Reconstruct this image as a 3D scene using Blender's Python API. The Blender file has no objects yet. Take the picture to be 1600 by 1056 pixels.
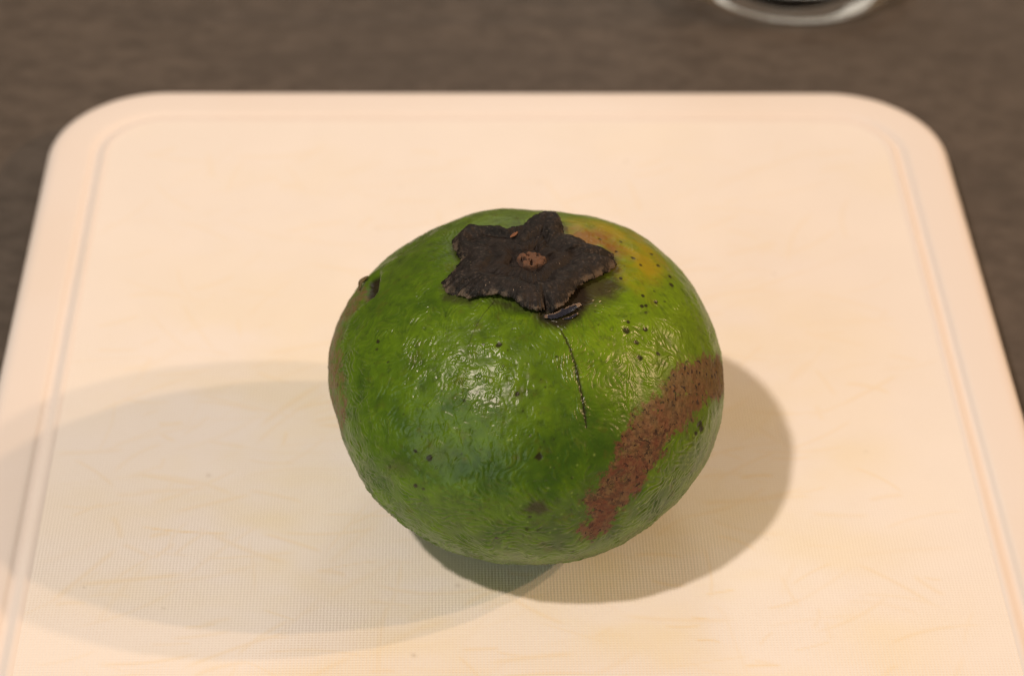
import bpy, bmesh, math, random
import numpy as np
from mathutils import Matrix, Vector

# ------------------------------------------------------------------ camera, world, lamps
sc = bpy.context.scene
col = sc.collection
rng = np.random.default_rng(7)
random.seed(7)

cam = bpy.data.cameras.new('camera')
cam.sensor_width = 36.0
cam.lens = 83.25
cam.clip_start = 0.01
cam.clip_end = 20
cam.dof.use_dof = True
cam.dof.focus_distance = 0.493
cam.dof.aperture_fstop = 12.5
cam_ob = bpy.data.objects.new('camera', cam)
col.objects.link(cam_ob)
cx, cy, cz = (0.9995, -0.025769, 0.018295), (0.002142, 0.632809, 0.774305), (-0.031531, -0.773879, 0.632548)
M = Matrix((cx, cy, cz)).transposed().to_4x4()
M.translation = Vector((-0.01762, -0.4116, 0.37479))
cam_ob.matrix_world = M
sc.camera = cam_ob

world = bpy.data.worlds.new('World')
sc.world = world
world.use_nodes = True
bg = world.node_tree.nodes['Background']
bg.inputs['Color'].default_value = (1.0, 0.62, 0.33, 1)
bg.inputs['Strength'].default_value = 0.19

sc.cycles.filter_width = 1.1
sc.cycles.transparent_max_bounces = 32
sc.view_settings.view_transform = 'Standard'
sc.view_settings.look = 'None'
sc.view_settings.exposure = 0.0
sc.view_settings.gamma = 1.0
sc.view_settings.use_curve_mapping = False


def lamp(name, kind, loc, energy, color, size):
    li = bpy.data.lights.new(name, kind)
    li.energy = energy
    li.color = color
    if kind == 'AREA':
        li.shape = 'DISK'
        li.size = size
    else:
        li.shadow_soft_size = size
    ob = bpy.data.objects.new(name, li)
    col.objects.link(ob)
    ob.location = loc
    if kind == 'AREA':
        ob.rotation_euler = (Vector((0, 0, 0.03)) - Vector(loc)).to_track_quat('-Z', 'Y').to_euler()
    return ob


WARM = (1.0, 0.81, 0.69)
lamp('ceiling_lamp', 'POINT', (-0.9656, -0.7577, 2.0517), 147.0, WARM, 0.055)          # throws the short shadow
lamp('side_bulb', 'POINT', (2.0043, -0.1270, 1.2733), 66.0, (1.0, 0.63, 0.36), 0.025)   # the two long shadows
lamp('side_bulb', 'POINT', (1.9900, 0.1400, 1.2700), 66.0, (1.0, 0.63, 0.36), 0.025)
lamp('back_bulb', 'POINT', (0.06, 0.55, 0.46), 1.5, (1.0, 0.95, 0.85), 0.07)
lamp('far_fill', 'AREA', (0.10, 1.15, 0.62), 1.5, (1.0, 0.98, 0.88), 1.1)  # added soft fill, out of view, brightens the far end of the board
lamp('window_glow', 'AREA', (-0.75, -0.85, 0.36), 3.6, (0.86, 1.0, 0.86), 0.95)


# ------------------------------------------------------------------ helpers
def new_obj(name, me, parent=None):
    ob = bpy.data.objects.new(name, me)
    col.objects.link(ob)
    if parent is not None:
        ob.parent = parent
    return ob


def empty(name, loc):
    ob = bpy.data.objects.new(name, None)
    ob.empty_display_size = 0.01
    col.objects.link(ob)
    ob.location = loc
    return ob


def tag(ob, label, cat, group=None):
    ob['label'] = label
    ob['category'] = cat
    if group:
        ob['group'] = group


def mesh_np(name, V, Q, smooth=True):
    V = np.asarray(V, np.float32)
    Q = np.asarray(Q, np.int32)
    me = bpy.data.meshes.new(name)
    n, k = Q.shape
    me.vertices.add(len(V))
    me.vertices.foreach_set('co', V.ravel())
    me.loops.add(n * k)
    me.loops.foreach_set('vertex_index', Q.ravel())
    me.polygons.add(n)
    me.polygons.foreach_set('loop_start', np.arange(0, n * k, k, dtype=np.int32))
    me.polygons.foreach_set('loop_total', np.full(n, k, np.int32))
    me.update(calc_edges=True)
    me.validate()
    me.polygons.foreach_set('use_smooth', np.full(len(me.polygons), smooth))
    return me


def add_attr(me, name, rgb):
    at = me.attributes.new(name, 'FLOAT_COLOR', 'POINT')
    a = np.ones((len(rgb), 4), np.float32)
    a[:, :rgb.shape[1]] = rgb
    at.data.foreach_set('color', a.ravel())


def grid_quads(nu, nv, wrap_u=False, wrap_v=False, off=0):
    iu = np.arange(nu if wrap_u else nu - 1)
    iv = np.arange(nv if wrap_v else nv - 1)
    a, b = np.meshgrid(iu, iv, indexing='ij')
    a2, b2 = (a + 1) % nu, (b + 1) % nv
    return off + np.stack([a * nv + b, a2 * nv + b, a2 * nv + b2, a * nv + b2], -1).reshape(-1, 4)


TAB = rng.random(65536).astype(np.float32)


def vnoise(P, scale, seed=0):
    """smooth 3-D value noise in -1..1"""
    q = np.asarray(P, np.float64) * scale + 1000.0 + seed * 17.31
    i = np.floor(q).astype(np.int64)
    f = q - i
    f = f * f * (3 - 2 * f)
    out = 0
    for dx in (0, 1):
        for dy in (0, 1):
            for dz in (0, 1):
                h = ((i[:, 0] + dx) * 73856093 ^ (i[:, 1] + dy) * 19349663 ^ (i[:, 2] + dz) * 83492791) & 65535
                w = (f[:, 0] if dx else 1 - f[:, 0]) * (f[:, 1] if dy else 1 - f[:, 1]) * (f[:, 2] if dz else 1 - f[:, 2])
                out = out + w * TAB[h]
    return out * 2 - 1


def fbm(P, scale, seed=0, octs=3):
    s, a, t = 0, 1.0, 0
    for k in range(octs):
        s = s + a * vnoise(P, scale * 2 ** k, seed + 5 * k)
        t += a
        a *= 0.5
    return s / t


def sstep(a, b, x):
    t = np.clip((x - a) / (b - a), 0, 1)
    return t * t * (3 - 2 * t)


def poly_sdf(p, poly):
    """signed distance to a polygon, negative inside"""
    poly = np.asarray(poly, float)
    d = np.full(len(p), 1e9)
    ins = np.zeros(len(p), bool)
    for k in range(len(poly)):
        a, b = poly[k], poly[(k + 1) % len(poly)]
        e = b - a
        w = p - a
        t = np.clip((w @ e) / (e @ e + 1e-12), 0, 1)
        d = np.minimum(d, np.hypot(w[:, 0] - t * e[0], w[:, 1] - t * e[1]))
        c = (a[1] > p[:, 1]) != (b[1] > p[:, 1])
        if abs(e[1]) > 1e-9:
            xi = a[0] + (p[:, 1] - a[1]) / e[1] * e[0]
            ins ^= c & (p[:, 0] < xi)
    return np.where(ins, -d, d)


def line_dist(p, pts):
    """distance to a polyline and arc-length parameter 0..1"""
    pts = np.asarray(pts, float)
    d = np.full(len(p), 1e9)
    s = np.zeros(len(p))
    n = len(pts) - 1
    for k in range(n):
        a, b = pts[k], pts[k + 1]
        e = b - a
        w = p - a
        t = np.clip((w @ e) / (e @ e), 0, 1)
        dd = np.hypot(w[:, 0] - t * e[0], w[:, 1] - t * e[1])
        m = dd < d
        d = np.where(m, dd, d)
        s = np.where(m, (k + t) / n, s)
    return d, s


class NT:
    """small node-tree writer"""

    def __init__(self, name):
        self.m = bpy.data.materials.new(name)
        self.m.use_nodes = True
        self.t = self.m.node_tree
        self.b = self.t.nodes['Principled BSDF']
        self.out = self.t.nodes['Material Output']

    def n(self, kind, props=None, **ins):
        nd = self.t.nodes.new(kind)
        for k, v in (props or {}).items():
            setattr(nd, k, v)
        for k, v in ins.items():
            self.set(nd.inputs[k.replace('_', ' ')], v)
        return nd

    def set(self, sock, v):
        if isinstance(v, bpy.types.NodeSocket):
            self.t.links.new(v, sock)
        else:
            sock.default_value = v

    def math(self, op, a, b=0.0, clamp=False):
        nd = self.t.nodes.new('ShaderNodeMath')
        nd.operation = op
        nd.use_clamp = clamp
        self.set(nd.inputs[0], a)
        self.set(nd.inputs[1], b)
        return nd.outputs[0]

    def mix(self, f, a, b):
        nd = self.t.nodes.new('ShaderNodeMix')
        nd.data_type = 'RGBA'
        self.set(nd.inputs[0], f)
        self.set(nd.inputs[6], a if isinstance(a, bpy.types.NodeSocket) else (*a, 1))
        self.set(nd.inputs[7], b if isinstance(b, bpy.types.NodeSocket) else (*b, 1))
        return nd.outputs[2]

    def ramp(self, f, lo, hi):
        nd = self.t.nodes.new('ShaderNodeMapRange')
        nd.interpolation_type = 'SMOOTHSTEP'
        self.set(nd.inputs[0], f)
        nd.inputs[1].default_value = lo
        nd.inputs[2].default_value = hi
        return nd.outputs[0]

    def obj(self, scale=(1, 1, 1), rot=(0, 0, 0)):
        tc = self.t.nodes.new('ShaderNodeTexCoord')
        mp = self.t.nodes.new('ShaderNodeMapping')
        mp.inputs['Scale'].default_value = scale
        mp.inputs['Rotation'].default_value = rot
        self.t.links.new(tc.outputs['Object'], mp.inputs[0])
        return mp.outputs[0]

    def noise(self, scale, detail=3.0, rough=0.55, vec=None, dist=0.0):
        nd = self.n('ShaderNodeTexNoise', Scale=scale, Detail=detail, Roughness=rough, Distortion=dist)
        self.set(nd.inputs['Vector'], vec if vec is not None else self.obj())
        return nd.outputs['Fac']

    def attr(self, name):
        a = self.t.nodes.new('ShaderNodeAttribute')
        a.attribute_name = name
        s = self.t.nodes.new('ShaderNodeSeparateColor')
        self.t.links.new(a.outputs['Color'], s.inputs[0])
        return s.outputs[0], s.outputs[1], s.outputs[2]

    def bump(self, h, dist, strength=1.0, normal=None):
        nd = self.n('ShaderNodeBump', Strength=strength, Distance=dist, Height=h)
        if normal is not None:
            self.set(nd.inputs['Normal'], normal)
        return nd.outputs[0]


# ------------------------------------------------------------------ table top (setting)
TABLE_Z = -0.011


def table():
    m = NT('charcoal_table')
    g = m.noise(120.0, 6.0, 0.7, m.obj((1.0, 1.5, 1.0), (0, 0, 0.6)))
    g2 = m.noise(9.0, 2.0, 0.5, m.obj((1.2, 2.0, 1.0), (0, 0, -0.5)))
    c = m.mix(m.ramp(g, 0.32, 0.7), (0.066, 0.055, 0.046), (0.108, 0.091, 0.077))
    c = m.mix(m.math('MULTIPLY', m.ramp(g2, 0.4, 0.7), 0.45), c, (0.066, 0.056, 0.048))
    m.set(m.b.inputs['Base Color'], c)
    m.b.inputs['Roughness'].default_value = 0.62
    m.b.inputs['Specular IOR Level'].default_value = 0.35
    fine = m.noise(900.0, 2.0, 0.6, m.obj((1, 4, 1)))
    m.set(m.b.inputs['Normal'], m.bump(fine, 0.0004, 0.5))
    nx = 24
    xs = np.linspace(-1.0, 1.0, nx)
    V = np.array([(x, y + 0.1, TABLE_Z) for x in xs for y in xs])
    me = mesh_np('table_top', V, grid_quads(nx, nx), False)
    me.materials.append(m.m)
    ob = new_obj('table_top', me)
    ob['kind'] = 'structure'
    ob['label'] = 'dark charcoal table top with faint grain under the board'


table()

# ------------------------------------------------------------------ cutting board
BW, BY1, BY0, BR = 0.125, 0.160, -0.200, 0.031


def rrect(inset, n_arc=28):
    """rounded-rectangle outline (counter-clockwise), inset from the board's edge"""
    w, y1, y0 = BW - inset, BY1 - inset, BY0 + inset
    r = max(BR - inset * 0.92, 0.004)
    pts = []
    for (sx, yy, a0) in ((1, y1, 0), (-1, y1, 90), (-1, y0, 180), (1, y0, 270)):
        ccx = sx * (w - r)
        ccy = yy - r if yy == y1 else yy + r
        for k in range(n_arc + 1):
            a = math.radians(a0 + 90 * k / n_arc)
            pts.append((ccx + r * math.cos(a), ccy + r * math.sin(a)))
    out = []
    for i in range(len(pts)):                       # subdivide the straight runs
        a, b = pts[i], pts[(i + 1) % len(pts)]
        out.append(a)
        if math.hypot(a[0] - b[0], a[1] - b[1]) > 0.02:
            for k in range(1, 24):
                out.append((a[0] + (b[0] - a[0]) * k / 24, a[1] + (b[1] - a[1]) * k / 24))
    return out


PANEL_IN = 0.0172


def cutting_board():
    root = empty('cutting_board', (0, 0, TABLE_Z))
    tag(root, 'white plastic cutting board with rounded corners and juice groove', 'cutting board')
    off = -TABLE_Z
    # cross-section of the rim: (inset, height)
    prof = [(0.006, -0.0106), (0.0025, -0.0106), (0.0011, -0.0100), (0.0003, -0.0088), (0.0, -0.0072), (0.0, -0.0036),
            (0.0002, -0.0023), (0.0008, -0.0012), (0.0017, -0.0005), (0.0028, -0.0001), (0.0040, 0.0), (0.0070, 0.00002),
            (0.0108, 0.00002), (0.0115, -0.00004), (0.0120, -0.0002), (0.0125, -0.0005), (0.0130, -0.0008), (0.0136, -0.0009),
            (0.0142, -0.0008), (0.0147, -0.0005), (0.0152, -0.0002), (0.0156, 0.00004), (0.0160, 0.00013), (0.0164, 0.00012), (0.0168, 0.00004), (PANEL_IN + 0.0004, -0.0003)]
    rings = [rrect(d) for d, _ in prof]
    n = len(rings[0])
    V = np.array([(x, y, z + off) for r, (_, z) in zip(rings, prof) for x, y in r])
    Q = grid_quads(len(prof), n, wrap_v=True)
    me = mesh_np('rim', V, Q)
    m = NT('white_plastic')
    blot = m.noise(22.0, 3.0, 0.55)
    c = m.mix(m.ramp(blot, 0.42, 0.75), (0.80, 0.765, 0.745), (0.79, 0.745, 0.71))
    m.set(m.b.inputs['Base Color'], c)
    m.b.inputs['Roughness'].default_value = 0.42
    m.b.inputs['Specular IOR Level'].default_value = 0.4
    m.set(m.b.inputs['Normal'], m.bump(m.noise(1500.0, 2.0), 0.0001, 0.35))
    me.materials.append(m.m)
    new_obj('rim', me, root)

    # the flat cutting surface: rows that follow the rounded outline, scored by knives
    ins = PANEL_IN
    w, y1, y0 = BW - ins, BY1 - ins, BY0 + ins
    r = max(BR - ins * 0.92, 0.004)
    ys = np.concatenate([np.linspace(y0, -0.092, 60), np.arange(-0.0915, y1 - r, 0.0005), y1 - r + r * np.sin(np.linspace(0, math.pi / 2, 40))])
    us = np.linspace(-1, 1, 480)
    dyt = np.clip(ys - (y1 - r), 0, r)
    dyb = np.clip((y0 + r) - ys, 0, r)
    hw = (w - r) + np.sqrt(np.maximum(r * r - dyt ** 2, 0)) - (r - np.sqrt(np.maximum(r * r - dyb ** 2, 0)))
    X = hw[:, None] * us[None]
    Yy = np.repeat(ys[:, None], len(us), 1)
    p2 = np.stack([X.ravel(), Yy.ravel()], 1)
    cut = np.zeros(len(p2))
    stain = np.zeros(len(p2))

    def score(x, y, L, a, wd, depth, st, bend=0.0):
        nonlocal cut, stain
        ca, sa = math.cos(a), math.sin(a)
        dx, dy = p2[:, 0] - x, p2[:, 1] - y
        near = (np.abs(dx) < L) & (np.abs(dy) < L)
        idx = np.nonzero(near)[0]
        u = dx[idx] * ca + dy[idx] * sa
        v = -dx[idx] * sa + dy[idx] * ca - bend * (u * u) / L
        prof_ = np.exp(-(v / wd) ** 2) * sstep(L / 2, L / 3.2, np.abs(u))
        cut[idx] = np.maximum(cut[idx], depth * prof_)
        stain[idx] = np.maximum(stain[idx], st * prof_)

    # the scores one can pick out, then a scatter of lesser ones
    score(-0.0748, -0.022, 0.022, -0.10, 0.00022, 0.6, 0.75, 0.15)
    for (x, y, L, a, st) in ((0.052, 0.005, 0.010, 0.25, 0.6), (0.057, -0.004, 0.012, 0.08, 0.75), (0.048, -0.013, 0.012, 0.12, 0.5),
                             (0.045, -0.042, 0.010, 0.2, 0.7), (0.040, -0.050, 0.007, -0.15, 0.9), (0.041, -0.0565, 0.008, -0.1, 0.8),
                             (0.059, -0.046, 0.012, 0.35, 0.55), (0.066, -0.036, 0.018, 0.6, 0.5), (0.074, -0.05, 0.03, 0.55, 0.4),
                             (0.052, -0.064, 0.012, 0.02, 0.7), (0.032, -0.03, 0.016, -0.06, 0.5), (-0.055, -0.01, 0.02, -0.3, 0.4),
                             (-0.068, 0.022, 0.026, -0.25, 0.5), (-0.058, 0.032, 0.014, -0.5, 0.4), (-0.06, -0.03, 0.03, 0.1, 0.4),
                             (-0.05, 0.094, 0.025, 0.3, 0.35), (-0.02, 0.12, 0.03, 0.1, 0.3), (0.06, 0.04, 0.016, 0.9, 0.4),
                             (0.07, 0.07, 0.03, 0.5, 0.3), (-0.04, 0.075, 0.03, -0.2, 0.35), (0.005, -0.066, 0.03, 0.05, 0.5)):
        score(x, y, L * 0.75, a, 0.00026 + 0.00028 * random.random(), 0.3, st * 0.6, random.uniform(-0.3, 0.3))
    for k in range(520):
        x, y = random.uniform(-0.1, 0.1), random.uniform(-0.085, 0.13)
        a = random.gauss(0.15, 0.45)
        if random.random() < 0.15:
            a += 1.2
        score(x, y, random.uniform(0.004, 0.028), a, random.uniform(0.00022, 0.00075), random.uniform(0.05, 0.3),
              random.uniform(0.04, 0.26) * (1.2 if y < 0.03 else 0.7), random.uniform(-0.4, 0.4))
    P3 = np.stack([p2[:, 0], p2[:, 1], np.zeros(len(p2))], 1)
    broad = sstep(-0.45, 0.5, fbm(P3 * np.array([1, 1.8, 1]), 38.0, 3, 4)) * sstep(0.14, -0.03, p2[:, 1]) * sstep(0.115, 0.06, np.abs(p2[:, 0] + 0.005))
    broad = np.clip(broad + 0.25 * sstep(0.0, 0.55, fbm(P3, 30.0, 8, 4)), 0, 1)
    dots = np.zeros(len(p2))
    for k in range(26):
        x, y, rr = random.uniform(-0.1, 0.1), random.uniform(-0.08, 0.13), random.uniform(0.0003, 0.0006)
        i = np.nonzero((np.abs(p2[:, 0] - x) < 0.003) & (np.abs(p2[:, 1] - y) < 0.003))[0]
        dots[i] = np.maximum(dots[i], random.uniform(0.1, 0.5) * np.exp(-((p2[i, 0] - x) ** 2 + (p2[i, 1] - y) ** 2) / rr ** 2))
    V = np.stack([p2[:, 0], p2[:, 1], off - 0.00012 - 0.00006 * cut], 1)
    me = mesh_np('cutting_surface', V, grid_quads(len(ys), len(us))[:, ::-1])
    add_attr(me, 'wear', np.stack([stain, broad, dots], 1))
    m = NT('scored_white_plastic')
    st, br, dt = m.attr('wear')
    c = m.mix(m.math('MULTIPLY', br, 0.65), (0.84, 0.82, 0.795), (0.83, 0.76, 0.56))
    c = m.mix(m.math('MULTIPLY', st, 0.85), c, (0.80, 0.62, 0.30))
    c = m.mix(m.math('MULTIPLY', dt, 0.8), c, (0.30, 0.24, 0.16))
    m.set(m.b.inputs['Base Color'], c)
    m.b.inputs['Roughness'].default_value = 0.5
    m.b.inputs['Specular IOR Level'].default_value = 0.35
    # moulded canvas texture: a fine square grid, 0.72 mm pitch
    sep = m.t.nodes.new('ShaderNodeSeparateXYZ')
    m.t.links.new(m.obj((2 * math.pi / 0.00074,) * 3), sep.inputs[0])
    gx = m.math('SINE', sep.outputs[0])
    gy = m.math('SINE', sep.outputs[1])
    weave = m.math('ADD', gx, gy)
    soft = m.math('MULTIPLY', m.ramp(m.noise(60.0, 2.0), 0.3, 0.6), 0.5)
    weave = m.math('MULTIPLY', weave, m.math('ADD', soft, 0.5))
    nrm = m.bump(weave, 0.000028, 0.8)
    m.set(m.b.inputs['Normal'], m.bump(m.noise(700.0, 3.0), 0.00008, 0.4, nrm))
    me.materials.append(m.m)
    new_obj('cutting_surface', me, root)


cutting_board()

# ------------------------------------------------------------------ the fruit
FC = np.array([0.00223, -0.01087, 0.03472])          # its centre above the board
FA, FCZ = 0.0443, 0.03473                            # equatorial and polar radius of the spheroid
SH = [-0.0006, 0.00073, 0.00318, -0.00438, 0.00062, -0.00152, 0.00053, -0.00056, 0.00213, 0.0013, -0.00058, 0.0033, -0.00104, 0.00031, -0.0005, 0.0007, 0.00066, -0.00092, 0.00069, -0.00109, -0.00089, 8e-05, -0.00024, 0.00012, -0.00036, -9e-05, -1e-05, -0.0, -7e-05, 0.00027, -0.00037, 0.00084, 0.00013, -0.00037, 0.0, -0.00012, -0.00044, 0.00067, 0.0001, -0.00018, 0.00094, -0.00125, -0.00025, -8e-05, -0.00135, -0.00014, 1e-05, -4e-05, 0.0001, -0.00012, 0.00012, 3e-05, -0.00021, 0.00013, -0.00021, -0.00024, -5e-05, -8e-05, -0.00022, 0.00031, -0.00013, 0.00029, 5e-05, 2e-05, 0.00022, -0.00028, -7e-05, -5e-05, -0.00017, -4e-05, -0.00013, 0.0002, -0.00027, 0.00022, 0.00012, -0.00012, -0.00034, 3e-05, 7e-05, 3e-05, -6e-05, 0.0001, -3e-05, -6e-05, 9e-05, -0.0, -8e-05, 1e-05, -2e-05, -0.00018, 0.0001, -0.00018, 6e-05, -4e-05, -0.00011, 0.00023]


def radius(D):
    """fruit radius along unit directions: a spheroid with low spherical-harmonic lumps"""
    L = 9
    x, y, z = D.T
    ph = np.arctan2(y, x)
    s = np.sqrt(np.maximum(0, 1 - z * z))
    Pl = {}
    for mm in range(L + 1):
        Pl[mm, mm] = np.ones_like(z) if mm == 0 else Pl[mm - 1, mm - 1] * (2 * mm - 1) * s
        if mm + 1 <= L:
            Pl[mm + 1, mm] = z * (2 * mm + 1) * Pl[mm, mm]
        for l in range(mm + 2, L + 1):
            Pl[l, mm] = ((2 * l - 1) * z * Pl[l - 1, mm] - (l + mm - 1) * Pl[l - 2, mm]) / (l - mm)
    lump = np.zeros_like(z)
    k = -4
    for l in range(L + 1):
        for mm in range(l + 1):
            N = math.sqrt((2 * l + 1) * math.factorial(l - mm) / math.factorial(l + mm)) * (math.sqrt(2) if mm else 1)
            if k >= 0:
                lump += SH[k] * N * Pl[l, mm] * np.cos(mm * ph)
            k += 1
            if mm:
                if k >= 0:
                    lump += SH[k] * N * Pl[l, mm] * np.sin(mm * ph)
                k += 1
    return (1 + lump) / np.sqrt((s / FA) ** 2 + (z / FCZ) ** 2)


# skin map: azimuthal coordinates (radians) about the fruit's front shoulder
AX = np.array([0, -0.78282325, 0.62224413])
UX = np.array([1.0, 0, 0])
VX = np.array([0, 0.62224413, 0.78282325])


def skin_uv(D):
    c = np.clip(D @ AX, -1, 1)
    th = np.arccos(c)
    s = np.sqrt(np.maximum(1 - c * c, 1e-14))
    return np.stack([th * (D @ UX) / s, th * (D @ VX) / s], 1)


def uv_dir(u, v):
    th = math.hypot(u, v) + 1e-9
    return AX * math.cos(th) + (UX * u + VX * v) * (math.sin(th) / th)


PATCH_R = [(1.35, 0.2), (1.071, 0.179), (0.92, 0.145), (0.747, 0.056), (0.696, -0.028), (0.576, -0.091), (0.46, -0.216), (0.4, -0.338), (0.319, -0.448), (0.244, -0.563), (0.293, -0.657), (0.239, -0.735), (0.248, -0.807), (0.32, -0.837), (0.428, -0.774), (0.466, -0.654), (0.586, -0.507), (0.675, -0.392), (0.722, -0.302), (0.777, -0.252), (0.897, -0.215), (1.082, -0.089), (1.296, -0.099), (1.55, -0.06), (1.6, 0.1)]
PATCH_L = [(-1.437, 0.85), (-1.6, 0.75), (-1.65, 0.5), (-1.7, 0.2), (-1.65, -0.011), (-1.6, -0.202), (-1.42, -0.36), (-1.259, -0.38), (-1.165, -0.24), (-1.138, -0.155), (-1.168, 0.003), (-1.212, 0.126), (-1.266, 0.259), (-1.288, 0.377), (-1.272, 0.456), (-1.215, 0.505), (-1.156, 0.577), (-1.116, 0.625), (-1.242, 0.753)]
YELLOW = [(0.302, 1.42), (0.646, 1.521), (0.913, 1.37), (1.129, 1.123), (1.071, 0.799), (0.76, 0.582), (0.574, 0.662), (0.595, 0.929), (0.3, 0.9), (0.2, 1.138)]
ORANGE = [(0.328, 1.323), (0.581, 1.349), (0.774, 1.158), (0.752, 0.942), (0.637, 0.776), (0.452, 0.773), (0.4, 0.9), (0.25, 1.0), (0.25, 1.138)]
SMUDGE = [(0.25, 0.72), (0.562, 0.743), (0.63, 0.648), (0.519, 0.557), (0.389, 0.484), (0.281, 0.429), (0.209, 0.482)]
BLACK = [(0.0, 0.54), (0.2, 0.62), (0.33, 0.66), (0.36, 0.56), (0.31, 0.437), (0.218, 0.36), (0.134, 0.335), (0.03, 0.385)]
BROWN2 = [(-0.587, 0.67), (-0.475, 0.63), (-0.345, 0.571), (-0.381, 0.513), (-0.484, 0.525), (-0.554, 0.556)]
BROWN3 = [(-0.264, 0.56), (-0.124, 0.53), (-0.077, 0.459), (-0.143, 0.464), (-0.243, 0.511)]
BRUISE = [(-0.069, -0.616), (-0.029, -0.586), (0.006, -0.555), (0.043, -0.555), (0.088, -0.603), (0.036, -0.624), (-0.019, -0.608)]
SPOTS = [(0.557, 0.329, 6), (0.685, 0.34, 5), (0.607, 0.257, 5.5), (0.607, 0.164, 5), (0.731, 0.187, 4), (0.983, -0.224, 7), (0.997, -0.253, 5.5), (0.942, -0.275, 4), (-0.19, 0.239, 5), (-0.28, 0.244, 3), (0.022, -0.329, 5.5), (-0.533, -0.361, 5), (-0.616, -0.333, 3.5), (-0.087, -0.03, 4), (0.769, 0.93, 5), (0.803, 0.857, 4), (0.735, 1.118, 3.5), (0.969, 1.006, 4.5), (0.976, 0.882, 4.5), (1.034, 0.779, 4.5), (1.01, 0.698, 5), (0.818, 0.538, 4.5), (0.884, 0.546, 3), (0.699, 0.502, 4), (0.731, 0.507, 4), (0.717, 0.455, 3), (0.828, 0.623, 2.5), (0.731, 0.583, 4), (0.581, 0.388, 3.5), (0.56, 1.129, 4.5), (0.655, 0.988, 4.5), (0.612, 0.723, 3.5), (0.747, -0.018, 3), (-0.931, 0.271, 3.5), (-0.928, 0.222, 3), (-0.831, 0.142, 2.5), (-0.567, -0.525, 3), (0.126, 0.168, 3), (-0.189, -0.795, 3.5), (-0.018, -0.638, 3), (-0.612, -0.514, 4), (-0.033, -0.716, 3), (0.232, -0.929, 3), (-0.296, -0.021, 2.5), (-0.36, -0.063, 3)]
LINE1 = [(0.156, 0.334), (0.184, 0.27), (0.21, 0.193), (0.227, 0.103), (0.237, 0.018), (0.251, -0.064), (0.259, -0.143), (0.263, -0.199)]
LINE2 = [(-0.236, 0.53), (-0.278, 0.461), (-0.321, 0.386), (-0.352, 0.307), (-0.366, 0.233)]
POLE = (0.0, 0.87)
HOLE = (-1.175, 0.735)


def wrinkle_map():
    """height of the skin wrinkles on a square map of the skin coordinates"""
    n, ext = 1800, 2.25
    px = 2 * ext / n
    g = -ext + (np.arange(n) + 0.5) * px
    U, Vv = np.meshgrid(g, g, indexing='ij')
    k = np.fft.fftfreq(n)
    k2 = k[:, None] ** 2 + k[None] ** 2

    def blur(a, s):
        return np.fft.ifft2(np.fft.fft2(a) * np.exp(-2 * math.pi ** 2 * s * s * k2)).real

    white = rng.standard_normal((n, n))
    band = blur(white, 3.8) - blur(white, 7.6)
    band /= band.std()
    laby = 1 - np.exp(-(band / 0.55) ** 2)            # plates with narrow winding furrows
    # directions: meridians on the upper half, parallels near the base
    du, dv = U - POLE[0], Vv - POLE[1]
    rr = np.hypot(du, dv) + 1e-6
    mu, mv = du / rr, dv / rr
    low = sstep(-0.25, -0.75, Vv - 0.10 * U ** 2)
    ang = blur(rng.standard_normal((n, n)), 15)
    ang = ang / ang.std() * 0.7 + low * (math.pi / 2)
    fu, fv = mu * np.cos(ang) - mv * np.sin(ang), mu * np.sin(ang) + mv * np.cos(ang)
    white = rng.standard_normal((n, n))
    src = blur(white, 1.7) - blur(white, 4.4)
    acc = src.copy()
    for sgn in (-1, 1):
        pu, pv = np.meshgrid(np.arange(n, dtype=np.float32), np.arange(n, dtype=np.float32), indexing='ij')
        for st in range(7):
            iu = np.clip(pu, 0, n - 1).astype(np.int32)
            iv = np.clip(pv, 0, n - 1).astype(np.int32)
            pu = pu + sgn * 1.5 * fu[iu, iv]
            pv = pv + sgn * 1.5 * fv[iu, iv]
            iu = np.clip(pu, 0, n - 1).astype(np.int32)
            iv = np.clip(pv, 0, n - 1).astype(np.int32)
            acc += src[iu, iv] * (1 - st / 8)
    acc = blur(acc, 0.9) - blur(acc, 8)
    acc /= acc.std()
    ridge = 1 - np.exp(-np.clip(acc + 0.5, 0, 9) ** 2 / 1.2)
    ridge = ridge * 0.75 + 0.25 * np.tanh(acc) + 0.22 * laby
    # where the skin is most shrivelled
    wl = np.exp(-(((U + 0.28) / 0.42) ** 2 + ((Vv - 0.02) / 0.30) ** 2))
    wl = np.clip(wl * 1.15, 0, 1)
    mott = blur(rng.standard_normal((n, n)), 8)
    mott2 = blur(rng.standard_normal((n, n)), 45)
    mott = np.clip(0.72 + 0.42 * mott / mott.std() + 0.25 * mott2 / mott2.std(), 0.05, 1.6)
    amp = 0.85 + 0.6 * np.exp(-(((U + 0.1) / 0.6) ** 2 + ((Vv - 0.0) / 0.42) ** 2))
    amp = amp * (1 - 0.55 * sstep(0.35, 0.9, Vv)) * (1 - 0.35 * sstep(0.7, 1.2, np.abs(U)))
    amp = amp * (1 + 0.7 * sstep(-0.35, -0.8, U)) * (1 + 0.6 * sstep(-0.45, -0.8, Vv))
    h = (laby * wl + ridge * (1 - 0.8 * wl)) * amp * mott
    # deeper puckers in the sunken place on the lower left of the front
    puck = blur(rng.standard_normal((n, n)), 8)
    puck = puck / puck.std()
    h2 = -np.exp(-(puck / 0.5) ** 2) * np.exp(-(((U + 0.42) / 0.30) ** 2 + ((Vv + 0.22) / 0.24) ** 2))
    return h, h2, ext, px


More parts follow.
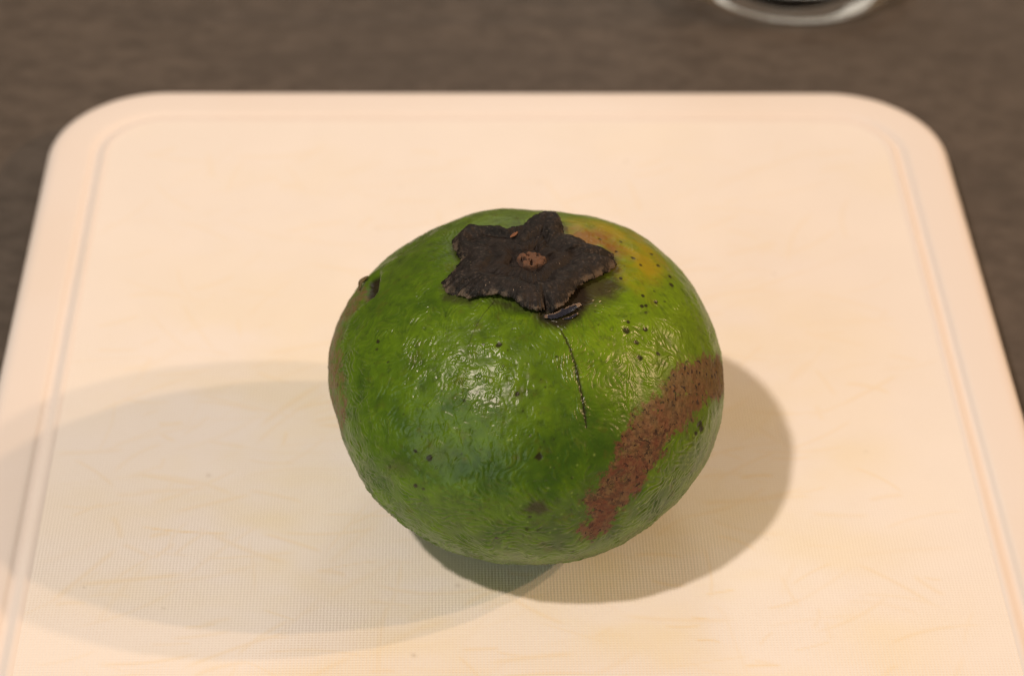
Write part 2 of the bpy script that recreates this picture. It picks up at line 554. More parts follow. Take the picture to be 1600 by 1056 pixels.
CALYX_EDGE = [(6.2, 18.3, 3.6), (6.9, 16.0, 2.6), (7.9, 10.9, 0.6), (11.44, 9.36, 0.9), (14.68, 6.84, 0.8), (17.26, 7.22, 0.6), (18.32, 5.59, 0.7), (18.28, 1.96, 1.0), (16.16, -1.13, 1.1), (12.27, -4.36, 1.3), (10.33, -6.02, 1.3), (8.65, -8.68, 1.5), (6.79, -11.99, 1.2), (4.62, -12.85, 0.9), (3.18, -12.14, 0.8), (0.94, -13.7, 1.1), (-1.77, -12.67, 1.3), (-4.06, -10.15, 1.5), (-7.07, -8.9, 1.4), (-10.04, -8.39, 1.2), (-13.62, -8.75, 0.9), (-15.29, -6.15, 0.7), (-17.55, -5.1, 0.9), (-18.71, -2.95, 0.7), (-16.63, 0.18, 1.0), (-14.42, 4.1, 0.6), (-15.38, 5.26, 0.7), (-16.2, 11.6, 1.2), (-15.2, 12.6, 1.4), (-13.3, 13.6, 1.9), (-11.9, 13.4, 1.4), (-5.3, 11.4, 1.3), (-1.3, 13.0, 1.3), (2.0, 16.4, 2.3), (4.7, 17.3, 2.9)]
CALYX_C = np.array([0.00197, -0.01348]) - FC[:2]


def build_fruit():
    root = empty('persimmon', (FC[0], FC[1], 0.0))
    tag(root, 'shrivelled green persimmon with black star-shaped calyx and brown scars', 'fruit')
    # cube-sphere directions, nearly even cells all over
    N = 360
    t = np.tan(np.linspace(-math.pi / 4, math.pi / 4, N))
    a, b = np.meshgrid(t, t, indexing='ij')
    a, b, o = a.ravel(), b.ravel(), np.ones(N * N)
    faces = [(o, a, b), (-o, -a, b), (-a, o, b), (a, -o, b), (a, b, o), (a, -b, -o)]
    D = np.concatenate([np.stack(f, 1) for f in faces])
    Q = np.concatenate([grid_quads(N, N, off=k * N * N) for k in range(6)])
    D /= np.linalg.norm(D, axis=1, keepdims=True)
    key = np.round(D * 1e5).astype(np.int64)                      # weld the seams
    _, first, inv = np.unique(key, axis=0, return_index=True, return_inverse=True)
    inv = inv.ravel()
    D = D[first]
    Q = inv[Q]
    r = radius(D)
    uv = skin_uv(D)
    h, h2, ext, px = wrinkle_map()
    q = (uv + ext) / px - 0.5
    q = np.clip(q, 0, h.shape[0] - 2.001)
    i = q.astype(np.int64)
    f = q - i

    def samp(m):
        return (m[i[:, 0], i[:, 1]] * (1 - f[:, 0]) * (1 - f[:, 1]) + m[i[:, 0] + 1, i[:, 1]] * f[:, 0] * (1 - f[:, 1])
                + m[i[:, 0], i[:, 1] + 1] * (1 - f[:, 0]) * f[:, 1] + m[i[:, 0] + 1, i[:, 1] + 1] * f[:, 0] * f[:, 1])

    # ---- marks on the skin
    n1 = fbm(D, 26.0, 1, 3)
    n2 = fbm(D, 9.0, 2, 3)
    n3 = vnoise(D, 75.0, 4)
    dr = poly_sdf(uv, PATCH_R) + 0.022 * n1 + 0.010 * n3
    dl = poly_sdf(uv, PATCH_L) + 0.03 * n1 + 0.010 * n3
    patch = np.maximum(sstep(0.075, -0.07, dr), 0.85 * sstep(0.07, -0.06, dl) * (0.75 + 0.35 * n1))
    yellow = sstep(0.10, -0.26, poly_sdf(uv, YELLOW) + 0.10 * n2 + 0.03 * n1)
    orange = sstep(0.03, -0.14, poly_sdf(uv, ORANGE) + 0.06 * n2 + 0.04 * n1)
    smudge = sstep(0.06, -0.07, poly_sdf(uv, SMUDGE) + 0.03 * n1)
    smudge = np.maximum(smudge, 0.9 * sstep(0.025, -0.02, poly_sdf(uv, BRUISE) + 0.012 * n1))
    for pl in (BROWN2, BROWN3):
        smudge = np.maximum(smudge, 0.75 * sstep(0.04, -0.03, poly_sdf(uv, pl) + 0.02 * n1))
    smudge = np.maximum(smudge, 0.45 * np.exp(-(((uv[:, 0] + 0.70) / 0.07) ** 2 + ((uv[:, 1] + 0.43) / 0.05) ** 2)))
    smudge = np.maximum(smudge, 0.35 * np.exp(-(((uv[:, 0] + 0.50) / 0.12) ** 2 + ((uv[:, 1] + 0.34) / 0.06) ** 2)))
    dark = sstep(0.035, -0.03, poly_sdf(uv, BLACK) + 0.02 * n1)
    dpole = np.hypot(uv[:, 0] - POLE[0], uv[:, 1] - POLE[1])
    # dark radial flecks reaching out from under the calyx
    azp = np.arctan2(uv[:, 1] - POLE[1], uv[:, 0] - POLE[0])
    fl = vnoise(np.stack([np.cos(azp) * 14, np.sin(azp) * 14, dpole * 3.0], 1), 2.2, 9)
    dark = np.maximum(dark, 0.4 * sstep(0.42, 0.75, fl) * sstep(0.66, 0.44, dpole))
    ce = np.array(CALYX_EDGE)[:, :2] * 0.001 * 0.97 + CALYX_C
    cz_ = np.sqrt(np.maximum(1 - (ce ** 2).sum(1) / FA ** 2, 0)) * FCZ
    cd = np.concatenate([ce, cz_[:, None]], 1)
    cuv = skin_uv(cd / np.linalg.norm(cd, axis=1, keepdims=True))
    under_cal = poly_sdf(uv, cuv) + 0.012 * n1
    dark = np.maximum(dark, 0.85 * sstep(0.012, -0.03, under_cal))                 # stained skin, with gap shade painted in, beneath the calyx
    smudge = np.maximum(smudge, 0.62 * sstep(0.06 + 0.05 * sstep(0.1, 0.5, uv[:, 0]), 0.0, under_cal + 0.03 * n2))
    pale = np.zeros(len(D))
    dig = np.zeros(len(D))
    for (su, sv, sr) in SPOTS:
        rad = sr * 0.0037
        w = uv - np.array([su, sv])
        ang = random.uniform(-0.5, 0.5)
        el = random.uniform(0.65, 1.0)
        x = w[:, 0] * math.cos(ang) + w[:, 1] * math.sin(ang)
        y = -w[:, 0] * math.sin(ang) + w[:, 1] * math.cos(ang)
        d = np.sqrt(x * x + (y / el) ** 2) / rad + 0.25 * n3
        dark = np.maximum(dark, (0.95 if sr > 3 else 0.7) * sstep(1.25, 0.65, d))
        if sr >= 4.5:
            dig += 0.00012 * np.exp(-(d / 0.8) ** 2)
    for k in range(420):                                          # pin-prick specks
        su, sv = random.uniform(-1.5, 1.5), random.uniform(-1.1, 1.5)
        rad = random.uniform(0.0025, 0.0062)
        j = np.nonzero((np.abs(uv[:, 0] - su) < 0.03) & (np.abs(uv[:, 1] - sv) < 0.03))[0]
        d = np.hypot(uv[j, 0] - su, uv[j, 1] - sv) / rad
        dark[j] = np.maximum(dark[j], random.uniform(0.3, 0.85) * np.exp(-d ** 2))
    for k in range(260):                                          # pale lenticels, mostly low on the right
        su, sv = random.gauss(0.72, 0.30), random.gauss(-0.55, 0.26)
        rad = random.uniform(0.004, 0.0075)
        j = np.nonzero((np.abs(uv[:, 0] - su) < 0.03) & (np.abs(uv[:, 1] - sv) < 0.03))[0]
        d = np.hypot(uv[j, 0] - su, uv[j, 1] - sv) / rad
        pale[j] = np.maximum(pale[j], random.uniform(0.3, 0.8) * np.exp(-d ** 2))
    d, s = line_dist(uv + 0.004 * np.stack([n3, n1], 1), LINE1)
    beads = 0.88 + 0.12 * np.sin(s * 110) + 0.10 * n3
    taper = 0.35 + 0.65 * np.sin(np.clip(s, 0, 1) * math.pi) ** 0.6
    ln = np.exp(-(d / (0.0105 * taper * beads)) ** 2)
    dark = np.maximum(dark, 0.95 * ln)
    dig += 0.0001 * ln
    d, s = line_dist(uv + 0.006 * np.stack([n1, n3], 1), LINE2)
    dark = np.maximum(dark, 0.7 * np.exp(-(d / 0.0035) ** 2) * (1 - 0.5 * s))
    # the torn hole high on the left
    w = uv - np.array(HOLE)
    x = w[:, 0] * 0.95 + w[:, 1] * 0.30
    y = -w[:, 0] * 0.30 + w[:, 1] * 0.95
    hole = np.exp(-((x / 0.060) ** 4 + (y / 0.115) ** 4))
    dark = np.maximum(dark, sstep(0.25, 0.7, hole))
    step = sstep(0.035, -0.015, dl) * sstep(0.15, 0.6, uv[:, 1])
    lip = np.exp(-((dl - 0.03) / 0.02) ** 2) * sstep(0.35, 0.65, uv[:, 1])

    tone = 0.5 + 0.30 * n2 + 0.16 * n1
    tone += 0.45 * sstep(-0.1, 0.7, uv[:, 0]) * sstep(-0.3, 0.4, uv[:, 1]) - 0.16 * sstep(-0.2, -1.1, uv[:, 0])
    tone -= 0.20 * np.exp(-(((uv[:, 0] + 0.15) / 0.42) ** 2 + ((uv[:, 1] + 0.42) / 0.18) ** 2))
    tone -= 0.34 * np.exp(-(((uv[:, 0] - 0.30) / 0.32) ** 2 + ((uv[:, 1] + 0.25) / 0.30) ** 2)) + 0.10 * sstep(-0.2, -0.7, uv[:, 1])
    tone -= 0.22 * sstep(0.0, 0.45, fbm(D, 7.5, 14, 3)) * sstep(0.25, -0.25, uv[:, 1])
    tone = np.clip(tone, 0, 1)
    wr = samp(h)
    pk = samp(h2)
    smooth_patch = 1 - 0.55 * patch
    disp = 0.000100 * wr * smooth_patch + 0.00016 * pk - dig - 0.0019 * hole - 0.0002 * step + 0.00022 * lip
    disp += 0.00030 * n2 + 0.00035 * fbm(D, 4.2, 12, 2) - 0.00010 * sstep(0.25, 0.6, np.abs(n1)) * sstep(0.5, 0.1, uv[:, 1]) - 0.00007 * patch * (1 + n3)
    disp += 0.00004 * patch * vnoise(D, 190.0, 6)
    sag = np.exp(-(((uv[:, 0] + 0.45) / 0.2) ** 2 + ((uv[:, 1] + 0.27) / 0.14) ** 2))
    disp -= 0.0009 * sag
    disp -= 0.0007 * np.exp(-(dpole / 0.2) ** 2)
    P = D * (r + disp)[:, None] + np.array([0, 0, FC[2]])
    P[:, 2] = np.maximum(P[:, 2], 0.00002 + 0.0006 * (np.hypot(P[:, 0], P[:, 1]) / 0.02) ** 4 * 0)
    P[:, 2] -= P[:, 2].min() + 0.0001
    me = mesh_np('skin', P, Q)
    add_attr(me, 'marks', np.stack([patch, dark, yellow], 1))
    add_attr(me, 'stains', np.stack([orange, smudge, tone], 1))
    add_attr(me, 'relief', np.stack([np.clip(wr, 0, 1), pale, sstep(0.02, -0.05, dl)], 1))

    add_attr(me, 'zone', np.stack([sstep(-0.35, 0.05, uv[:, 1]), 0 * pale, 0 * pale], 1))

    m = NT('green_skin')
    pa, dk, ye = m.attr('marks')
    orr, sm, to = m.attr('stains')
    wrk, pl_, pl2 = m.attr('relief')
    mot = m.noise(420.0, 4.0, 0.65)
    mot2 = m.noise(150.0, 3.0, 0.6)
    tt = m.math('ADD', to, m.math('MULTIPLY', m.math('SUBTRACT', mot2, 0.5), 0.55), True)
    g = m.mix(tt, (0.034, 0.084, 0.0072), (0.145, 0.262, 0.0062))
    g = m.mix(m.math('MULTIPLY', m.ramp(mot, 0.48, 0.72), 0.5), g, (0.026, 0.052, 0.009))
    g = m.mix(m.math('MULTIPLY', m.ramp(m.noise(260.0, 4.0, 0.65), 0.54, 0.74), 0.4), g, (0.085, 0.070, 0.014))
    g = m.mix(m.math('MULTIPLY', m.ramp(wrk, 0.45, 0.0), 0.16), g, (0.030, 0.066, 0.006))
    g = m.mix(m.math('MULTIPLY', m.ramp(wrk, 0.6, 1.0), 0.12), g, (0.15, 0.21, 0.025))
    g = m.mix(m.math('MULTIPLY', pl_, 0.75), g, (0.24, 0.34, 0.08))
    g = m.mix(m.math('MULTIPLY', m.math('MULTIPLY', ye, m.math('ADD', m.ramp(mot2, 0.3, 0.7), 0.38), True), 0.7), g, (0.36, 0.265, 0.008))
    ob_ = m.math('MULTIPLY', orr, m.math('ADD', m.ramp(mot2, 0.35, 0.65), 0.25), True)
    g = m.mix(m.math('MULTIPLY', ob_, 0.85), g, (0.200, 0.085, 0.009))
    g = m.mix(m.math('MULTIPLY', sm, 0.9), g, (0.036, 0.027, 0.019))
    # corky russet patches: brown ground, dark and red grains
    cork = m.mix(m.ramp(m.noise(800.0, 3.0, 0.7), 0.38, 0.62), (0.066, 0.039, 0.021), (0.152, 0.090, 0.043))
    cork = m.mix(m.math('MULTIPLY', m.ramp(m.noise(240.0, 3.0, 0.6), 0.46, 0.62), 0.5), cork, (0.13, 0.036, 0.022))
    cork = m.mix(m.math('MULTIPLY', m.ramp(m.noise(130.0, 3.0, 0.6), 0.50, 0.66), 0.7), cork, (0.115, 0.095, 0.022))
    cork = m.mix(m.ramp(m.noise(950.0, 2.0, 0.5), 0.58, 0.66), cork, (0.026, 0.013, 0.009))
    zu, _, _ = m.attr('zone')
    cork = m.mix(m.math('MULTIPLY', zu, 0.45), cork, (0.125, 0.090, 0.026))
    cork = m.mix(m.math('MULTIPLY', m.math('SUBTRACT', 1.0, zu), m.math('MULTIPLY', m.ramp(mot, 0.4, 0.62), 0.42)), cork, (0.125, 0.038, 0.022))
    cork = m.mix(m.math('MULTIPLY', m.ramp(m.noise(950.0, 2.0, 0.5), 0.59, 0.66), zu), cork, (0.022, 0.011, 0.008))
    cork = m.mix(m.math('MULTIPLY', pl2, m.math('MULTIPLY', m.ramp(mot2, 0.3, 0.6), 0.75)), cork, (0.15, 0.115, 0.042))
    edge = m.math('MULTIPLY', m.math('SUBTRACT', m.noise(560.0, 4.0, 0.65), 0.5), 2.1)
    pm = m.math('MULTIPLY', m.ramp(m.math('ADD', pa, edge), 0.32, 0.82), m.ramp(pa, 0.02, 0.35))
    g = m.mix(pm, g, cork)
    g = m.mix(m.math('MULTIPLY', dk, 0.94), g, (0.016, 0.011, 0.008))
    m.set(m.b.inputs['Base Color'], g)
    ro = m.math('ADD', 0.32, m.math('MULTIPLY', pa, 0.30))
    ro = m.math('ADD', ro, m.math('MULTIPLY', m.math('SUBTRACT', mot2, 0.5), 0.25))
    m.set(m.b.inputs['Roughness'], ro)
    m.b.inputs['Specular IOR Level'].default_value = 0.32
    m.b.inputs['Subsurface Weight'].default_value = 0.0
    warp = m.t.nodes.new('ShaderNodeTexNoise')
    warp.inputs['Scale'].default_value = 420.0
    warp.inputs['Detail'].default_value = 2.0
    m.t.links.new(m.obj(), warp.inputs['Vector'])
    vm = m.t.nodes.new('ShaderNodeVectorMath')
    vm.operation = 'MULTIPLY_ADD'
    m.t.links.new(warp.outputs['Color'], vm.inputs[0])
    vm.inputs[1].default_value = (0.0016,) * 3
    m.t.links.new(m.obj((1, 1, 1.25)), vm.inputs[2])
    vo = m.t.nodes.new('ShaderNodeTexVoronoi')
    vo.feature = 'DISTANCE_TO_EDGE'
    vo.inputs['Scale'].default_value = 950.0
    m.t.links.new(vm.outputs[0], vo.inputs['Vector'])
    leather = m.math('MULTIPLY', m.ramp(vo.outputs['Distance'], 0.0, 0.35), m.ramp(m.noise(90.0, 2.0), 0.3, 0.65))
    b1 = m.bump(leather, 0.00006, 0.38)
    b1 = m.bump(m.noise(1500.0, 3.0, 0.6), 0.00006, 0.3, b1)
    m.set(m.b.inputs['Normal'], b1)
    me.materials.append(m.m)
    new_obj('skin', me, root)

    # ---- the calyx: a dry five-lobed star with rolled margins
    def top_z(xy):
        """height of the plain fruit surface above the board at plan offsets from the fruit's axis"""
        z = np.full(len(xy), 0.03)
        for _ in range(25):
            v = np.stack([xy[:, 0], xy[:, 1], z], 1)
            l = np.linalg.norm(v, axis=1)
            z = z + (radius(v / l[:, None]) - l) / np.maximum(z / l, 0.3)
        return z + FC[2]

    C0 = np.array([0.00197 - FC[0], -0.01348 - FC[1]])
    E = np.array(CALYX_EDGE) * 0.001
    E[:, 1] -= np.where(E[:, 1] < 0.008, 1.2 * np.maximum(E[:, 2] - 0.0006, 0), 0)
    ph = np.arctan2(E[:, 1], E[:, 0])
    order = np.argsort(ph)
    nph, nt = 420, 64
    phs = np.linspace(-math.pi, math.pi, nph, endpoint=False)
    rad = np.interp(phs, ph[order], np.hypot(E[:, 0], E[:, 1])[order], period=2 * math.pi)
    lift = np.interp(phs, ph[order], E[order, 2], period=2 * math.pi) + 0.0005
    rag = vnoise(np.stack([np.cos(phs) * 30, np.sin(phs) * 30, phs * 0], 1), 1.0, 21)
    rag2 = vnoise(np.stack([np.cos(phs) * 75, np.sin(phs) * 75, phs * 0], 1), 1.0, 22)
    tips = [math.atan2(y, x) for x, y in ((6.2, 18.3), (18.3, 4.0), (3.6, -13.0), (-16.5, -6.6), (-15.0, 12.0))]
    lobe = np.zeros(nph)
    groove = np.zeros(nph)
    for a in tips:
        dd = np.angle(np.exp(1j * (phs - a)))
        lobe += np.exp(-(dd / 0.42) ** 2)
        groove += np.exp(-(dd / 0.055) ** 2)
    tube = np.exp(-(np.angle(np.exp(1j * (phs - 2.15))) / 0.5) ** 4)
    cs = 1 - 0.75 * tube
    pt_ = sum(np.exp(-(np.abs(np.angle(np.exp(1j * (phs - a)))) / 0.20) ** 1.3) for a in tips)
    rad = rad * (0.965 + 0.06 * pt_) * (1 + 0.020 * rag + 0.024 * rag2)
    ts = np.linspace(0.0, 1.0, nt)
    under = [(1.003, -0.35), (0.995, -0.75), (0.975, -1.0), (0.94, -1.02), (0.86, -0.95), (0.74, -0.9)]
    V, wear = [], []
    for t in ts:
        rr = rad * t
        xy = np.stack([rr * np.cos(phs), rr * np.sin(phs)], 1) + C0
        z = top_z(xy)
        lf = 0.0017 * (1 - sstep(0.35, 1.0, np.full(nph, t))) + lift * sstep(0.25, 1.0, np.full(nph, t)) ** 1.3
        # raised disc, a step down, then cushioned lobes whose margins roll under
        lf += 0.0004 * math.exp(-((t - 0.36) / 0.10) ** 2) - 0.0004 * math.exp(-((t - 0.52) / 0.06) ** 2)
        cush = math.sin(math.pi * min(1, max(0, (t - 0.5) / 0.56))) ** 0.8
        lf += 0.0015 * cush * cs * (0.40 + 0.60 * lobe) - 0.0014 * groove * cs * sstep(0.6, 0.97, t)
        lf += tube * (0.0011 * math.exp(-((t - 0.90) / 0.07) ** 2) - 0.0006 * math.exp(-((t - 0.74) / 0.08) ** 2))
        lf -= 0.0006 * max(0.0, (t - 0.88) / 0.12) ** 2.2
        lf -= 0.0007 * math.exp(-((t - 0.235) / 0.045) ** 2)
        X3 = np.stack([xy[:, 0], xy[:, 1], z * 0], 1)
        lf += 0.00075 * fbm(X3, 260.0, 31, 3) * (0.25 + t) + 0.00016 * vnoise(X3, 900.0, 33)
        lf += 0.00012 * np.sin(phs * 38 + 3 * np.sin(phs * 5)) * sstep(0.12, 0.4, t) * (1 - t)
        V.append(np.stack([xy[:, 0], xy[:, 1], z + lf], 1))
        wear.append(np.stack([np.full(nph, t), np.clip(cush * (0.4 + 0.6 * lobe), 0, 1), groove * sstep(0.55, 0.95, t)], 1))
    edge = V[-1]
    for (k, dz) in under:
        rr = rad * k
        xy = np.stack([rr * np.cos(phs), rr * np.sin(phs)], 1) + C0
        z = edge[:, 2] + dz * np.minimum(0.0005, np.maximum(edge[:, 2] - top_z(xy) - 0.00005, 0.0004))
        V.append(np.stack([xy[:, 0], xy[:, 1], z], 1))
        wear.append(np.stack([np.full(nph, 1.0), np.zeros(nph), np.zeros(nph)], 1))
    V = np.concatenate(V)
    me = mesh_np('calyx', V, grid_quads(nt + len(under), nph, wrap_v=True))
    add_attr(me, 'wear', np.concatenate(wear))
    m = NT('dry_calyx')
    tt, cu, gr = m.attr('wear')
    n_a = m.noise(330.0, 4.0, 0.65)
    n_b = m.noise(1400.0, 3.0, 0.6)
    c = m.mix(m.ramp(n_a, 0.35, 0.68), (0.0046, 0.0041, 0.0042), (0.0175, 0.0135, 0.0122))
    c = m.mix(m.math('MULTIPLY', m.ramp(tt, 0.62, 0.25), 0.55), c, (0.019, 0.0115, 0.0085))
    c = m.mix(m.math('MULTIPLY', m.math('MULTIPLY', cu, m.ramp(n_b, 0.50, 0.72)), 0.5), c, (0.11, 0.085, 0.070))
    c = m.mix(m.math('MULTIPLY', m.math('MULTIPLY', m.ramp(tt, 0.90, 0.99), m.ramp(n_a, 0.45, 0.60)), 0.75), c, (0.15, 0.115, 0.085))
    c = m.mix(m.ramp(m.noise(1900.0, 2.0, 0.5), 0.72, 0.78), c, (0.24, 0.19, 0.15))
    m.set(m.b.inputs['Base Color'], c)
    m.b.inputs['Roughness'].default_value = 0.62
    m.b.inputs['Specular IOR Level'].default_value = 0.3
    bb = m.bump(m.noise(500.0, 5.0, 0.7), 0.0006, 0.7)
    m.set(m.b.inputs['Normal'], m.bump(n_b, 0.0002, 0.5, bb))
    me.materials.append(m.m)
    cal = new_obj('calyx', me, root)

    # ---- broken stem in the middle of the calyx
    ztop = float(top_z(C0[None])[0]) + 0.0017
    nn, mm_ = 40, 90
    V = []
    for k in range(nn):
        t = k / (nn - 1)
        for j in range(mm_):
            a = 2 * math.pi * j / mm_
            V.append((t * math.cos(a), t * math.sin(a), 0))
    V = np.array(V)
    ang = np.arctan2(V[:, 1], V[:, 0])
    tt_ = np.hypot(V[:, 0], V[:, 1])
    ro = 1 + 0.10 * vnoise(np.stack([np.cos(ang) * 2.2, np.sin(ang) * 2.2, ang * 0], 1), 1.0, 41) + 0.06 * vnoise(np.stack([np.cos(ang) * 6, np.sin(ang) * 6, ang * 0], 1), 1.0, 42)
    P = np.stack([V[:, 0] * 0.0034 * ro, V[:, 1] * 0.0027 * ro, V[:, 2]], 1)
    hz = 0.0009 * (1 - tt_ ** 6) - 0.0006 * sstep(0.9, 1.0, tt_)
    pit = sstep(-0.10, 0.25, vnoise(P, 1500.0, 45) + 0.4 * vnoise(P, 3300.0, 46))
    P[:, 2] = hz - 0.0011 * pit * (1 - 0.5 * tt_) + 0.00022 * vnoise(P, 2200.0, 44)
    P += np.array([C0[0] + 0.0002, C0[1] - 0.0002, ztop - 0.0001])
    me = mesh_np('stem_scar', P, grid_quads(nn, mm_, wrap_v=True))
    add_attr(me, 'wear', np.stack([pit, tt_, tt_ * 0], 1))
    m = NT('broken_stem_wood')
    pt, rr_, _ = m.attr('wear')
    c = m.mix(m.noise(1200.0, 3.0), (0.060, 0.030, 0.017), (0.17, 0.080, 0.042))
    c = m.mix(m.math('MULTIPLY', pt, 0.9), c, (0.028, 0.014, 0.01))
    c = m.mix(m.math('MULTIPLY', m.ramp(rr_, 0.86, 1.0), 0.8), c, (0.03, 0.02, 0.016))
    m.set(m.b.inputs['Base Color'], c)
    m.b.inputs['Roughness'].default_value = 0.75
    m.set(m.b.inputs['Normal'], m.bump(m.noise(2500.0, 3.0), 0.0003, 0.6))
    me.materials.append(m.m)
    new_obj('stem_scar', me, cal)

    # ---- torn flakes by the calyx
    def flake(name, pts, widths, mat, parent, thick=0.00022, seed=0):
        """a thin curled shred along a centre line; closed, with thickness"""
        pts = np.array(pts) * 0.001
        n = 36
        s = np.linspace(0, 1, n)
        k = np.linspace(0, 1, len(pts))
        c = np.stack([np.interp(s, k, pts[:, i]) for i in range(3)], 1)
        for _ in range(4):
            c[1:-1] = (c[:-2] + 2 * c[1:-1] + c[2:]) / 4
        wd = np.interp(s, np.linspace(0, 1, len(widths)), widths) * 0.001
        tan = np.gradient(c, axis=0)
        tan /= np.linalg.norm(tan, axis=1, keepdims=True)
        side = np.cross(tan, np.array([0, -0.35, 1.0]))
        side /= np.linalg.norm(side, axis=1, keepdims=True)
        up = np.cross(side, tan)
        mrow = 9
        top, bot = [], []
        for j in range(mrow):
            x = 2 * j / (mrow - 1) - 1
            curl = 0.28 * wd * (x * x) + 0.00004 * rng.standard_normal(n)
            jag = 1 + 0.10 * rng.standard_normal(n) * (abs(x) > 0.9)
            p = c + side * (x * wd * jag)[:, None] + up * curl[:, None]
            top.append(p)
            bot.append(p - up * thick)
        loop = top + bot[::-1]
        V = np.concatenate(loop)
        Q = grid_quads(len(loop), n, wrap_u=True)
        me = mesh_np(name, V, Q)
        ends = np.zeros(len(V))
        ends.reshape(len(loop), n)[:, -4:] = 1
        ends.reshape(len(loop), n)[:, :4] = 0.8
        ends.reshape(len(loop), n)[:2] = 0.6
        add_attr(me, 'wear', np.stack([ends, ends, ends], 1))
        me.materials.append(mat)
        return new_obj(name, me, parent)

    m = NT('glossy_dark_membrane')
    en, _, _ = m.attr('wear')
    c = m.mix(m.noise(900.0, 3.0), (0.008, 0.010, 0.018), (0.030, 0.036, 0.060))
    c = m.mix(m.math('MULTIPLY', en, m.ramp(m.noise(700.0, 2.0), 0.35, 0.6)), c, (0.22, 0.16, 0.11))
    m.set(m.b.inputs['Base Color'], c)
    m.b.inputs['Roughness'].default_value = 0.2
    m.set(m.b.inputs['Normal'], m.bump(m.noise(1500.0, 3.0), 0.0003, 0.6))
    dkm = m.m
    ex, ey = C0 * 1000

    def on(x, y, up):
        z = float(top_z(np.array([[x * 0.001, y * 0.001]]) + C0)[0]) * 1000
        return (x + ex, y + ey, z + up)

    flake('torn_membrane', [on(2.6, -14.4, 0.35), on(5.0, -14.2, 0.35), on(7.5, -12.8, 0.6), on(10.4, -11.0, 0.9)], [0.35, 0.65, 0.8, 0.75, 0.4], dkm, cal)
    flake('torn_membrane', [on(6.4, -14.6, 0.15), on(8.2, -14.1, 0.25), on(9.8, -12.9, 0.4)], [0.12, 0.28, 0.3, 0.15], dkm, cal)
    m = NT('orange_flake')
    c = m.mix(m.noise(1500.0, 2.0), (0.14, 0.055, 0.025), (0.25, 0.11, 0.05))
    m.set(m.b.inputs['Base Color'], c)
    m.b.inputs['Roughness'].default_value = 0.5
    fl_ = m.m
    flake('bark_flake', [on(-3.9, 8.0, 2.0), on(-3.0, 8.6, 2.2), on(-2.3, 9.3, 2.4)], [0.12, 0.34, 0.3, 0.1], fl_, cal)
    # loose skin standing up beside the torn hole
    m = NT('dried_skin')
    c = m.mix(m.noise(900.0, 3.0), (0.06, 0.045, 0.012), (0.16, 0.11, 0.03))
    m.set(m.b.inputs['Base Color'], c)
    m.b.inputs['Roughness'].default_value = 0.6
    d0 = uv_dir(HOLE[0] - 0.075, HOLE[1] + 0.10)
    d1 = uv_dir(HOLE[0] - 0.105, HOLE[1] + 0.04)
    d2 = uv_dir(HOLE[0] - 0.120, HOLE[1] - 0.02)
    rr3 = radius(np.array([d0, d1, d2]))
    pts = [d * (r_ + e) * 1000 + np.array([0, 0, FC[2] * 1000]) for d, r_, e in ((d0, rr3[0], 0.0006), (d1, rr3[1], 0.0010), (d2, rr3[2], 0.0002))]
    flake('skin_flap', pts, [0.15, 0.45, 0.4, 0.1], m.m, root, 0.0004)


build_fruit()


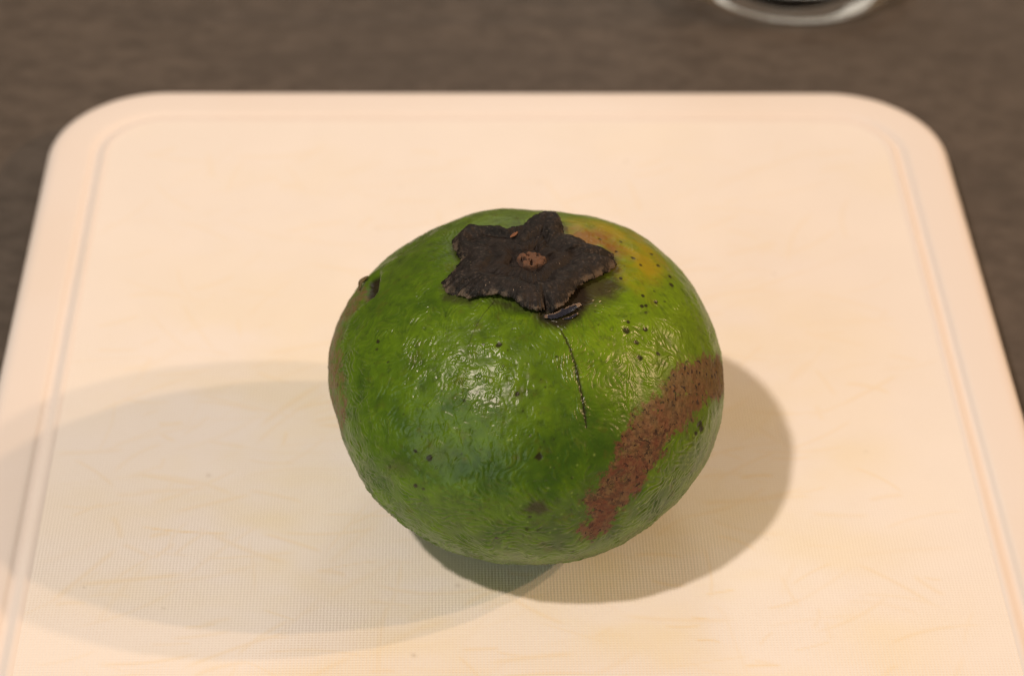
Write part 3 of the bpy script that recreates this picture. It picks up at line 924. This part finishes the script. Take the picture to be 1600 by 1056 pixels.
# ------------------------------------------------------------------ drinking glass at the back
def glass():
    gx, gy = 0.0950, 0.2480
    root = empty('drinking_glass', (gx, gy, TABLE_Z))
    tag(root, 'clear glass tumbler with a thick base standing on the dark table', 'glass')
    ns = 96

    def lathe(name, prof, mat):
        V = np.array([(r * math.cos(2 * math.pi * k / ns), r * math.sin(2 * math.pi * k / ns), z) for r, z in prof for k in range(ns)])
        me = mesh_np(name, V, grid_quads(len(prof), ns, wrap_v=True)[:, ::-1])
        me.materials.append(mat)
        return new_obj(name, me, root)

    def thin_glass(name, rough, tint):
        """clear glass whose shadow stays pale: tinted see-through with Fresnel reflection"""
        g = NT(name)
        t = g.t
        tr = t.nodes.new('ShaderNodeBsdfTransparent')
        tr.inputs[0].default_value = tint
        gl = t.nodes.new('ShaderNodeBsdfGlossy')
        gl.inputs['Roughness'].default_value = rough
        lw = t.nodes.new('ShaderNodeLayerWeight')
        pw = t.nodes.new('ShaderNodeMath')
        pw.operation = 'POWER'
        pw.inputs[1].default_value = 4.0
        fr = t.nodes.new('ShaderNodeMath')
        fr.operation = 'MULTIPLY_ADD'
        fr.inputs[1].default_value = 0.5
        fr.inputs[2].default_value = 0.03
        t.links.new(lw.outputs['Facing'], pw.inputs[0])
        t.links.new(pw.outputs[0], fr.inputs[0])
        mx = t.nodes.new('ShaderNodeMixShader')
        t.links.new(fr.outputs[0], mx.inputs[0])
        t.links.new(tr.outputs[0], mx.inputs[1])
        t.links.new(gl.outputs[0], mx.inputs[2])
        t.links.new(mx.outputs[0], g.out.inputs['Surface'])
        return g.m

    solid = NT('solid_glass')
    solid.b.inputs['Base Color'].default_value = (0.97, 0.98, 0.97, 1)
    solid.b.inputs['Transmission Weight'].default_value = 1.0
    solid.b.inputs['Roughness'].default_value = 0.05
    solid.b.inputs['IOR'].default_value = 1.5
    lathe('base', [(0.0001, 0.0016), (0.024, 0.0014), (0.031, 0.0004), (0.0345, 0.0004), (0.0368, 0.0016), (0.0378, 0.0036), (0.0382, 0.0070), (0.0384, 0.0110),
                   (0.0376, 0.0118), (0.034, 0.0112), (0.028, 0.0096), (0.015, 0.0084), (0.0001, 0.0080)], solid.m)
    prof = [(0.0364, 0.0122)] + [(0.0364 + 0.0036 * t, 0.0122 + 0.108 * t) for t in np.linspace(0.03, 0.985, 14)] + [(0.0402, 0.1209), (0.0409, 0.1213), (0.0415, 0.1208)]
    prof += [(0.0386 + 0.0030 * t, 0.0122 + 0.108 * t) for t in np.linspace(0.985, 0.03, 14)] + [(0.0385, 0.0122)]
    lathe('wall', prof[::-1], thin_glass('wall_glass', 0.04, (0.95, 0.955, 0.95, 1)))


glass()
